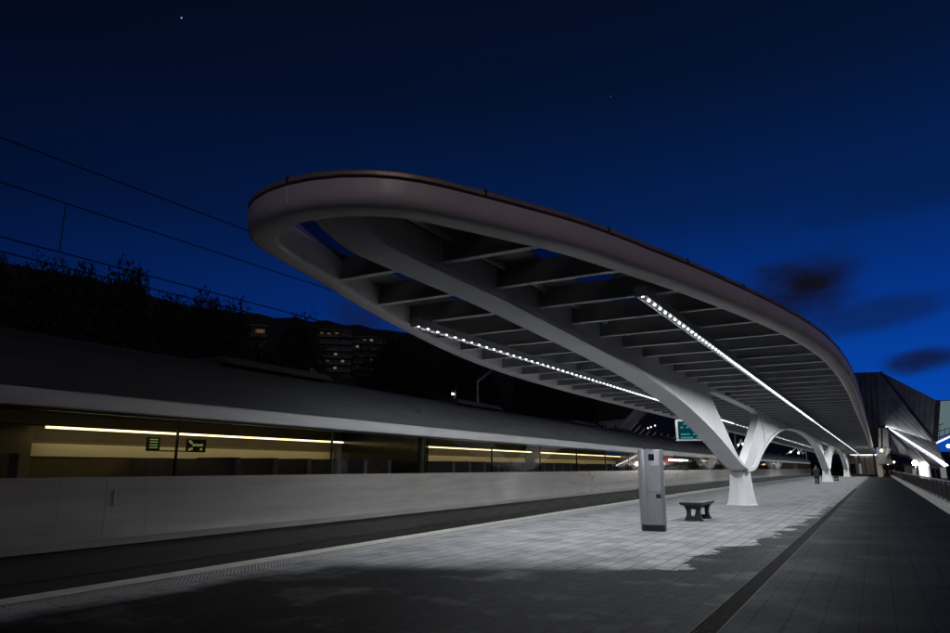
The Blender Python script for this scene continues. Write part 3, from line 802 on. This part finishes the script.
# glazed hall roof right of the wing
g = empty('glazed_hall_roof', (at(944,430,150).x, 150, -1.39), 0, 'pale blue lit glazed hall roof at the right edge, beyond the zinc wing', 'glass roof')
gi = Matrix.Translation((-at(944,430,150).x, -150, 1.39))
def gpart(mb, name, mat, **kw):
    o = mb.build(name, mat, None, **kw); o.parent = g; o.matrix_parent_inverse = gi; return o
ga, gb, gc, gd = at(936,401,150), at(1010,398,150), at(1010,414,146), at(934,439,146)
m = MB(); panel(m, [ga,gb,gc,gd], .2); gpart(m, 'glazing', M['litglass'])
m = MB(); seams(m, ga, gd, gb, gc, 6, .10); seams(m, ga, gb, gd, gc, 14, .06); gpart(m, 'glazing_bars', M['zincd'])
m = MB(); m.tube(at(936,443,145), at(1010,409,145), .16, n=8); gpart(m, 'lit_edge_beam', M['ledline'])
m = MB(); q = at(990,440,150); m.tube((q.x,q.y,-1.38), (q.x,q.y,at(990,418,146).z), .6, n=10); gpart(m, 'column', M['white'])

# street lamps and small buildings past the railing
def street_lamp(px, py, Y, mat, label, r=.16):
    p = at(px, py, Y); t = empty('street_lamp', (p.x, p.y, -1.39), 0, label, 'street lamp', 'street lamps beyond the railing')
    m = MB(); m.tube((0,0,0),(0,0,p.z+1.39-r),.06,.045,8); m.build('pole', M['mast'], t)
    m = MB(); m.ball((0,0,p.z+1.39), r, 10, 7); m.build('lamp_globe', mat, t, smooth=True)
street_lamp(915,463,103,M['lampx'],'bright white globe lamp glowing below the slanting strut', .30)
street_lamp(948.5,446,120,M['lampo'],'warm orange globe lamp at the right edge under the glazed roof', .26)
street_lamp(894,462,170,M['lampo'],'small warm lamp glowing far beyond the bracket, end of walkway', .20)
street_lamp(888,464,190,M['lampo'],'faint farthest warm lamp left of the others at walkway end', .16)
def block(name, px0, px1, py0, Y, depth, mat, label, cat, wins=()):
    a = at(px0, py0, Y); b = at(px1, py0, Y)
    t = empty(name, ((a.x+b.x)/2, Y, -1.39), 0, label, cat); w = (b.x-a.x)/2; h = a.z+1.39
    m = MB(); m.box(-w,w,0,depth,0,h); m.build('walls', mat, t)
    m = MB(); m.box(-w-.2,w+.2,-.25,depth+.2,h+.002,h+.25); m.build('roof', M['zincd'], t)
    for (u0,u1,v0,v1,mm) in wins:
        m = MB(); m.box(-w+2*w*u0,-w+2*w*u1,-.06,-.004,h*v0,h*v1); m.build('window', M[mm], t)
    return t
block('low_pavilion', 926, 946, 464, 130, 8, M['concrete'], 'low grey pavilion with bright front behind the railing, right of the strut foot', 'pavilion', ((.1,.4,.35,.8,'bdark'),(.45,.62,.3,.8,'bdark'),(.68,.95,.4,.85,'poster')))
block('parking_kiosk', 905, 922, 465, 150, 8, M['concrete'], 'small grey kiosk behind the white strut foot', 'kiosk', ((.1,.3,.3,.8,'bdark'),(.4,.6,.35,.8,'poster'),(.7,.9,.3,.8,'bdark')))
block('shop_row', 880, 903, 466, 215, 10, M['bwall'], 'dark row of shops with a few warm windows at the end of the walkway', 'shops', ((.12,.2,.4,.75,'bwarm'),(.36,.42,.4,.7,'bdark'),(.55,.62,.4,.75,'bwarm'),(.8,.86,.4,.7,'bdark')))
# cream lift building at the end of the canopy
t = empty('lift_building', (-3.4, 192, 0), 0, 'cream clad lift building with tall fins at the far end of the canopy', 'lift building')
m = MB(); m.box(-3.2,3.6,2.0,10,0,4.6); m.build('walls', M['cream'], t)
m = MB(); m.box(-3.6,4.0,-.6,10.5,4.61,5.1); m.build('roof', M['concrete'], t)
for x, w in ((-2.9,.5),(-.9,.30),(.45,.5),(1.35,.55),(2.3,.35),(3.3,.3)):
    m = MB(); m.box(x-w,x+w,-.3,1.99,0,4.6); m.build('fin', M['cream'], t)
m = MB(); m.box(-3.4,3.8,-.45,-.40,4.585,4.605); m.build('eave_fill_light', M['edgeled'], t)  # added strip of light, there to brighten the cream cladding
m = MB(); m.box(-2.3,-1.3,1.7,1.985,0,2.5); m.build('door', M['bdark'], t)
m = MB(); m.box(-.5,-.1,1.7,1.985,.2,2.5); m.build('door', M['poster'], t)
m = MB(); m.box(1.9,1.95,1.7,1.985,0,4.4); m.box(2.7,2.95,1.7,1.985,0,4.4); m.build('dark_recess', M['bdark'], t)

# ------------------------------------------------------------------ fan shaped glass roof left, beyond the train
Y0 = 105
f0 = at(586,423,Y0); f1 = at(646,404,Y0); f2 = at(735,408,Y0+6); f3 = at(735,446,Y0-8); f4 = at(612,433,Y0-4)
t = empty('fan_glass_roof', (f4.x, f4.y, -1.39), 0, 'dark blue ribbed glass roof with pale edge beams beyond the train', 'glass roof')
ti = Matrix.Translation((-f4.x, -f4.y, 1.39))
def fpart(mb, name, mat, **kw):
    o = mb.build(name, mat, None, **kw); o.parent = t; o.matrix_parent_inverse = ti; return o
m = MB(); panel(m, [f4.lerp(f1,.04), f1, f2, f3], .25); fpart(m, 'glass_slope', M['navyglass'])
m = MB(); seams(m, f1.lerp(f2,.06), f2, f4.lerp(f3,.06), f3, 16, .12); fpart(m, 'roof_ribs', M['zinc'])
m = MB(); panel(m, [f4+Vector((-.1,-.6,-.6)), f4+Vector((1.8,-.6,-.7)), f1+Vector((1.3,-.6,.1)), f1+Vector((-.5,-.6,.4))], .5); fpart(m, 'edge_beam', M['hallglass'])
m = MB(); panel(m, [f0, f4.lerp(f1,.5), f4], .3); fpart(m, 'side_fin', M['hallglass'])
m = MB(); pc = at(700,440,Y0-5); m.box(pc.x-.5,pc.x+.5,Y0-6,Y0-5,-1.38,pc.z); pd = at(625,432,Y0-4); m.box(pd.x-.4,pd.x+.4,Y0-4,Y0-3.2,-1.38,pd.z); fpart(m, 'pier', M['concrete'])
m = MB()
for px, py in ((648,428),(651,427),(655,425.5)): m.ball(at(px,py,Y0-9), .13, 8, 5)
fpart(m, 'lamp_glints', M['ledline'])  # glowing balls added for streaks of reflected lamp light
# white lit steel ribs of the hall seen through the Y
for nm, pts, lb in (('white_steel_frame', [(736,449),(739,445),(741,439),(743,444),(747,436),(748,442),(744,446),(750,445)], 'white lit steel frame seen through the fork of the first column'),
                    ('white_steel_frame', [(786,454),(791,452),(797,447),(799,453),(801,448),(803,454),(806,451)], 'white lit steel frame above the train between first and second columns')):
    pp = [at(a, b, 165) for a, b in pts]; base = pp[0]
    t = empty(nm, (base.x, base.y, -1.39), 0, lb, 'steel frame')
    m = MB(); m.path([p-Vector((base.x, base.y, -1.39)) for p in pp], .13, 6)
    m.tube((pp[-1].x-base.x, .0, 0), tuple(pp[-1]-Vector((base.x, base.y, -1.39))), .07, n=6); m.build('frame_tubes', M['white'], t)
    m = MB()
    for p in pp[1:4:2]: m.ball(p-Vector((base.x, base.y+.9, -1.39)), .17, 8, 5)
    m.build('floodlight', M['lampf'], t)
hd = empty('clipped_hedge', (-9.5, 172, 0), 0, 'dark olive hedge closing the platform behind the second column', 'hedge')
m = MB(); rr = random.Random(5)
for _ in range(2500):
    p_ = Vector((rr.uniform(-5.5,3.6), rr.uniform(-.7,.7), rr.uniform(0,2.7))); u = Vector((rr.gauss(0,1), rr.gauss(0,1), rr.gauss(0,1))).normalized(); v = u.orthogonal(); w_ = u.cross(v); q = rr.uniform(.08,.2)
    m.add([p_+v*q, p_+w_*q*.6, p_-v*q, p_-w_*q*.6], [(0,1,2,3)])
m.box(-5.3,3.4,-.4,.4,0,2.5)
m.build('foliage', M['leaf3'], hd)
# ------------------------------------------------------------------ trees on the hill
def crown_mesh(seed, mat, n=8000):
    rnd = random.Random(seed); m = MB(); lobes = []
    for _ in range(15):
        a = rnd.uniform(0, 6.28); r = rnd.uniform(.15,.72); z = rnd.uniform(.28,.92)
        lobes.append((Vector((r*math.cos(a)*(1.05-.45*z), r*math.sin(a)*(1.05-.45*z), z)), rnd.uniform(.16,.34)))
    lobes.append((Vector((0,0,.7)), .36))
    for _ in range(n):
        c, rr = rnd.choice(lobes)
        d = Vector((rnd.gauss(0,1), rnd.gauss(0,1), rnd.gauss(0,1))).normalized()
        p = c + d*rr*(rnd.random()**.4)
        u = Vector((rnd.gauss(0,1), rnd.gauss(0,1), rnd.gauss(0,1))).normalized(); v = u.orthogonal().normalized(); w = u.cross(v)
        s = rnd.uniform(.010,.028)
        m.add([p+v*s, p+w*s*.6, p-v*s, p-w*s*.6], [(0,1,2,3)])
    return m
def tree_proto(seed, mat, label):
    t = empty('broadleaf_tree', (0,0,-500), 0, label, 'tree', 'trees on the dark hillside')
    m = MB(); m.tube((0,0,-.1),(.01,.01,.35),.035,.024,8); rnd = random.Random(seed)
    for k in range(6):
        a = k*1.05+rnd.random(); m.tube((0.005,0.005,.22+.05*k),(.38*math.cos(a),.38*math.sin(a),.45+.07*k),.014,.005,5)
    m.build('trunk', M['bark'], t)
    crown_mesh(seed, mat).build('crown', mat, t)
    return t
protos = [tree_proto(3, M['leaf1'], ''), tree_proto(8, M['leaf2'], ''), tree_proto(21, M['leaf3'], '')]
spots = [ # px of crown centre, py of its top, distance, half width px, label
    (-30,262,78,52,'broad dark tree cut by the left edge of the picture'),
    (14,257,88,30,'rounded dark tree at the far left, left of the notch in the skyline'),
    (48,273,92,24,'lower bushy tree filling the notch right of the far left tree'),
    (72,272,80,26,'dark tree on the left slope of the tallest clump, with a flat shoulder'),
    (101,266,76,30,'tallest dark tree on the skyline, with a pointed top'),
    (128,275,80,26,'dark tree on the right slope of the tallest clump'),
    (165,298,88,18,'small low tree right of the tallest clump, where the wires cross'),
    (184,297,96,24,'round topped tree in the middle of the skyline, right of the dip'),
    (206,303,90,22,'dark bushy tree left of the orange lit house'),
    (228,304,98,26,'wide tree with a flat top, immediately left of the orange lit house'),
    (278,334,120,24,'low tree between orange lit house and apartment block'),
    (302,322,125,20,'open crowned tree standing left of the apartment block'),
    (392,338,135,24,'low tree right of the apartment block, under the canopy edge'),
    (420,343,130,24,'dark tree beyond the left LED strip start, right of the low tree'),
    (446,352,125,24,'dark tree behind the signal mast lights'),
    (476,360,120,28,'dark tree behind the bent mast'),
    (510,372,115,30,'dark tree right of the bent mast, under the canopy'),
    (545,382,112,28,'dark tree farther right under the canopy, left of the glass roof'),
    (580,392,110,26,'dark tree beside the left tip of the glass roof'),
    (30,300,62,40,'lower dark tree in front, above the left end of the train roof'),
    (120,318,60,44,'lower dark tree in front of the tallest clump'),
    (205,335,62,40,'lower dark tree in front, below the round topped tree'),
    (280,352,70,34,'lower dark bush in front of the orange lit house'),
    (420,380,80,34,'lower dark bush above the train roof, left of the signal mast'),
]
GZ = -1.39
for i, (px, py, D, hw, lb) in enumerate(spots):
    top = atr(px, py, D); k = i % 3
    o = copy_tree(protos[k]); o['label'] = lb
    foot = hill_h(top.x, top.y)-.3
    H = top.z - foot; width = hw/FPX*D/.46
    o.location = (top.x, top.y, foot); o.scale = (width, width, H/1.08); o.rotation_euler = (0,0,random.uniform(0,6.28))
for p_ in protos:
    for c in list(p_.children): bpy.data.objects.remove(c)
    bpy.data.objects.remove(p_)

# houses on the hill
def apartment(px0, px1, py, D, floors, label, lits, name='apartment_block', deep=14):
    a = atr(px0, py, D); b = atr(px1, py, D); c = (a+b)/2; w = (b-a).length/2
    rz = math.atan2((b-a).y, (b-a).x); foot = hill_h(c.x, c.y)-.3; h = a.z-foot
    t = empty(name, (c.x, c.y, foot), rz, label, 'apartment block' if floors > 3 else 'house')
    m = MB(); m.box(-w,w,0,deep,-3,h); m.build('wall', M['bwall'], t)
    m = MB(); m.box(-w-.4,w+.4,-.5,deep+.4,h+.002,h+.4); m.build('roof', M['bslab'], t)
    fh = h/floors if floors > 2 else 3.0
    nb = max(3, int(2*w/3.0))
    for f in range(max(0, floors-7), floors):
        z = h - (floors-f)*3.0 if floors > 2 else .8
        if z < .5: continue
        m = MB(); m.box(-w-.2,w+.2,-1.3,-.003,z-.1,z+.12); m.box(-w-.2,w+.2,-1.3,-1.2,z+.121,z+1.0); m.build('balcony', M['bslab'], t)
        for q in range(nb):
            x = -w+1.0+q*(2*w-2)/nb
            mm = lits.get((floors-1-f, q), 'bdark')
            m = MB(); m.box(x,x+1.3,-.06,-.004,z+1.3,z+2.2); m.build('window', M[mm], t)
    return t
apartment(318,352,330,300,12,'dark apartment block with one red lit window strip and scattered lit windows', {(0,1):'bred',(0,2):'bred',(0,0):'bwarm',(3,2):'bwhite',(4,1):'bwarm',(4,3):'bwhite',(5,2):'bwhite'})
apartment(354,386,337,310,11,'dark apartment block with two white lit windows, right of the red lit block', {(0,2):'bwhite',(1,0):'bwhite',(0,1):'bwarm',(3,2):'bwarm'})
apartment(252,266,326,190,3,'small house with orange lit gable among the trees', {(0,1):'bred',(0,2):'bwarm',(0,0):'bwarm'}, 'hillside_house', 8)

# ------------------------------------------------------------------ world, sun, camera
SUNAZ, SUNEL = R(62), R(2.5)            # azimuth from +Y towards +X
w = bpy.data.worlds.new('World'); S.world = w; w.use_nodes = True
nt = w.node_tree; nt.nodes.clear()
class WT_(NT):
    def __init__(s): s.t = nt
W_ = WT_()
out = W_.n('ShaderNodeOutputWorld'); bg = W_.n('ShaderNodeBackground'); W_.l(bg.outputs[0], out.inputs[0])
sky = W_.n('ShaderNodeTexSky'); sky.sky_type = 'NISHITA'; sky.sun_disc = False
sky.sun_elevation = R(-3.0); sky.sun_rotation = SUNAZ; sky.ozone_density = 6.0; sky.dust_density = .3; sky.air_density = 1.0
tc = W_.n('ShaderNodeTexCoord'); d = tc.outputs['Generated']
def dirv(az, el): return (math.sin(R(az))*math.cos(R(el)), math.cos(R(az))*math.cos(R(el)), math.sin(R(el)))
def dot(v):
    nd = W_.n('ShaderNodeVectorMath', operation='DOT_PRODUCT'); W_.l(d, nd.inputs[0]); nd.inputs[1].default_value = v; return nd.outputs['Value']
sep = W_.n('ShaderNodeSeparateXYZ'); W_.l(d, sep.inputs[0]); zz = sep.outputs[2]
# dusk gradient: deep blue, brighter towards the afterglow low on the right
gl = dot(dirv(16, 8))
cr = W_.n('ShaderNodeValToRGB'); W_.l(W_.ramp(zz, (0,.62,1,0)), cr.inputs[0])
e = cr.color_ramp.elements
stops = [(0.0,(.0005,.0034,.0140)),(.2,(.0004,.0058,.030)),(.45,(.0003,.0140,.088)),(.65,(.0003,.031,.235)),(.87,(.0003,.060,.42)),(1.0,(.0006,.066,.42))]
e[0].position, e[0].color = stops[0][0], (*stops[0][1],1); e[1].position, e[1].color = stops[-1][0], (*stops[-1][1],1)
for p_, c_ in stops[1:-1]:
    el = e.new(p_); el.color = (*c_,1)
wt = W_.ramp(gl, (.05,1.0,.20,1.0))
base = W_.mix(1.0, W_.mix(1.0, cr.outputs[0], wt, 'MULTIPLY'), (.0007,.0014,.0042), 'ADD')
base = W_.mix(.02, base, sky.outputs[0])
# clouds: soft noise-broken banks in fixed sky directions
def cloud(az, el, rx, ry, tilt, seed):
    c = Vector(dirv(az, el)); rgt = Vector((math.cos(R(az)), -math.sin(R(az)), 0)); up = rgt.cross(c)
    a = rgt*math.cos(R(tilt)) + up*math.sin(R(tilt)); b = up*math.cos(R(tilt)) - rgt*math.sin(R(tilt))
    u = W_.math('MULTIPLY', dot(tuple(a)), 1/R(rx)); v = W_.math('MULTIPLY', dot(tuple(b)), 1/R(ry))
    r2 = W_.math('ADD', W_.math('MULTIPLY', u, u), W_.math('MULTIPLY', v, v))
    mp = W_.n('ShaderNodeMapping'); mp.inputs['Location'].default_value = (seed, seed*2, 0); mp.inputs['Scale'].default_value = (1,1,1.8); W_.l(d, mp.inputs[0])
    nz = W_.noise(mp.outputs[0], 9, 5, .55)
    m_ = W_.math('ADD', W_.math('SUBTRACT', 1.0, r2), W_.math('MULTIPLY', W_.math('SUBTRACT', nz, .5), 2.4))
    front = W_.math('GREATER_THAN', dot(tuple(c)), .5)
    nd = W_.n('ShaderNodeMapRange', interpolation_type='SMOOTHSTEP'); W_.l(m_, nd.inputs[0]); nd.inputs[1].default_value = -.1; nd.inputs[2].default_value = 1.3
    return W_.math('MULTIPLY', nd.outputs[0], front)
# light pollution of the city low behind the camera
cg = W_.math('POWER', W_.math('MAXIMUM', dot(dirv(140, 6)), 0.0), 3.0)
cur = W_.mix(cg, base, (.09,.076,.073), 'ADD')
for args, c_, k in (((-3.6,13.4,6.0,3.0,12,3.1),(.005,.005,.008),1.0), ((1.0,10.8,6.0,1.3,10,5.7),(.004,.012,.05),.6), ((3.3,7.3,3.0,1.1,6,8.2),(.005,.007,.022),.9),
                    ((11,9.5,5.0,2.2,20,1.2),(.006,.014,.05),.7), ((-39,11.8,4.2,1.8,-18,4.4),(.006,.008,.022),.75), ((6,19,12,1.6,4,7.5),(.002,.010,.04),.35)):
    cur = W_.mix(W_.math('MULTIPLY', cloud(*args), k), cur, c_)
for (az, el, s_) in ((-55.4,33.0,.5),(-17.5,29.5,.05)):
    st = W_.math('GREATER_THAN', dot(dirv(az, el)), math.cos(R(.055)))
    cur = W_.mix(W_.math('MULTIPLY', st, s_), cur, (.8,.85,1.0))
W_.l(cur, bg.inputs[0]); bg.inputs[1].default_value = 1.0

sl = bpy.data.lights.new('dusk_sun', 'SUN'); sl.energy = .15; sl.angle = R(25); sl.color = (1.0,.80,.74)
so = bpy.data.objects.new('dusk_sun', sl); col.objects.link(so)
sd = -Vector((math.sin(R(130))*math.cos(R(26)), math.cos(R(130))*math.cos(R(26)), math.sin(R(26))))
so.rotation_euler = sd.to_track_quat('-Z','Y').to_euler(); so.location = (30,-30,20)

cd = bpy.data.cameras.new('camera'); co = bpy.data.objects.new('camera', cd); col.objects.link(co)
cd.sensor_width = 36; cd.lens = FPX/950*36; cd.clip_end = 4000; cd.clip_start = .05
co.location = CAM; co.rotation_euler = _f.to_track_quat('-Z','Y').to_euler()
S.camera = co
S.render.engine = 'CYCLES'
S.cycles.use_denoising = True
S.cycles.max_bounces = 8; S.cycles.transparent_max_bounces = 12
S.cycles.sample_clamp_indirect = 4.0; S.cycles.caustics_reflective = False; S.cycles.caustics_refractive = False
vs_ = S.view_settings; vs_.view_transform = 'Standard'; vs_.look = 'None'; vs_.exposure = 0; vs_.gamma = 1; vs_.use_curve_mapping = False
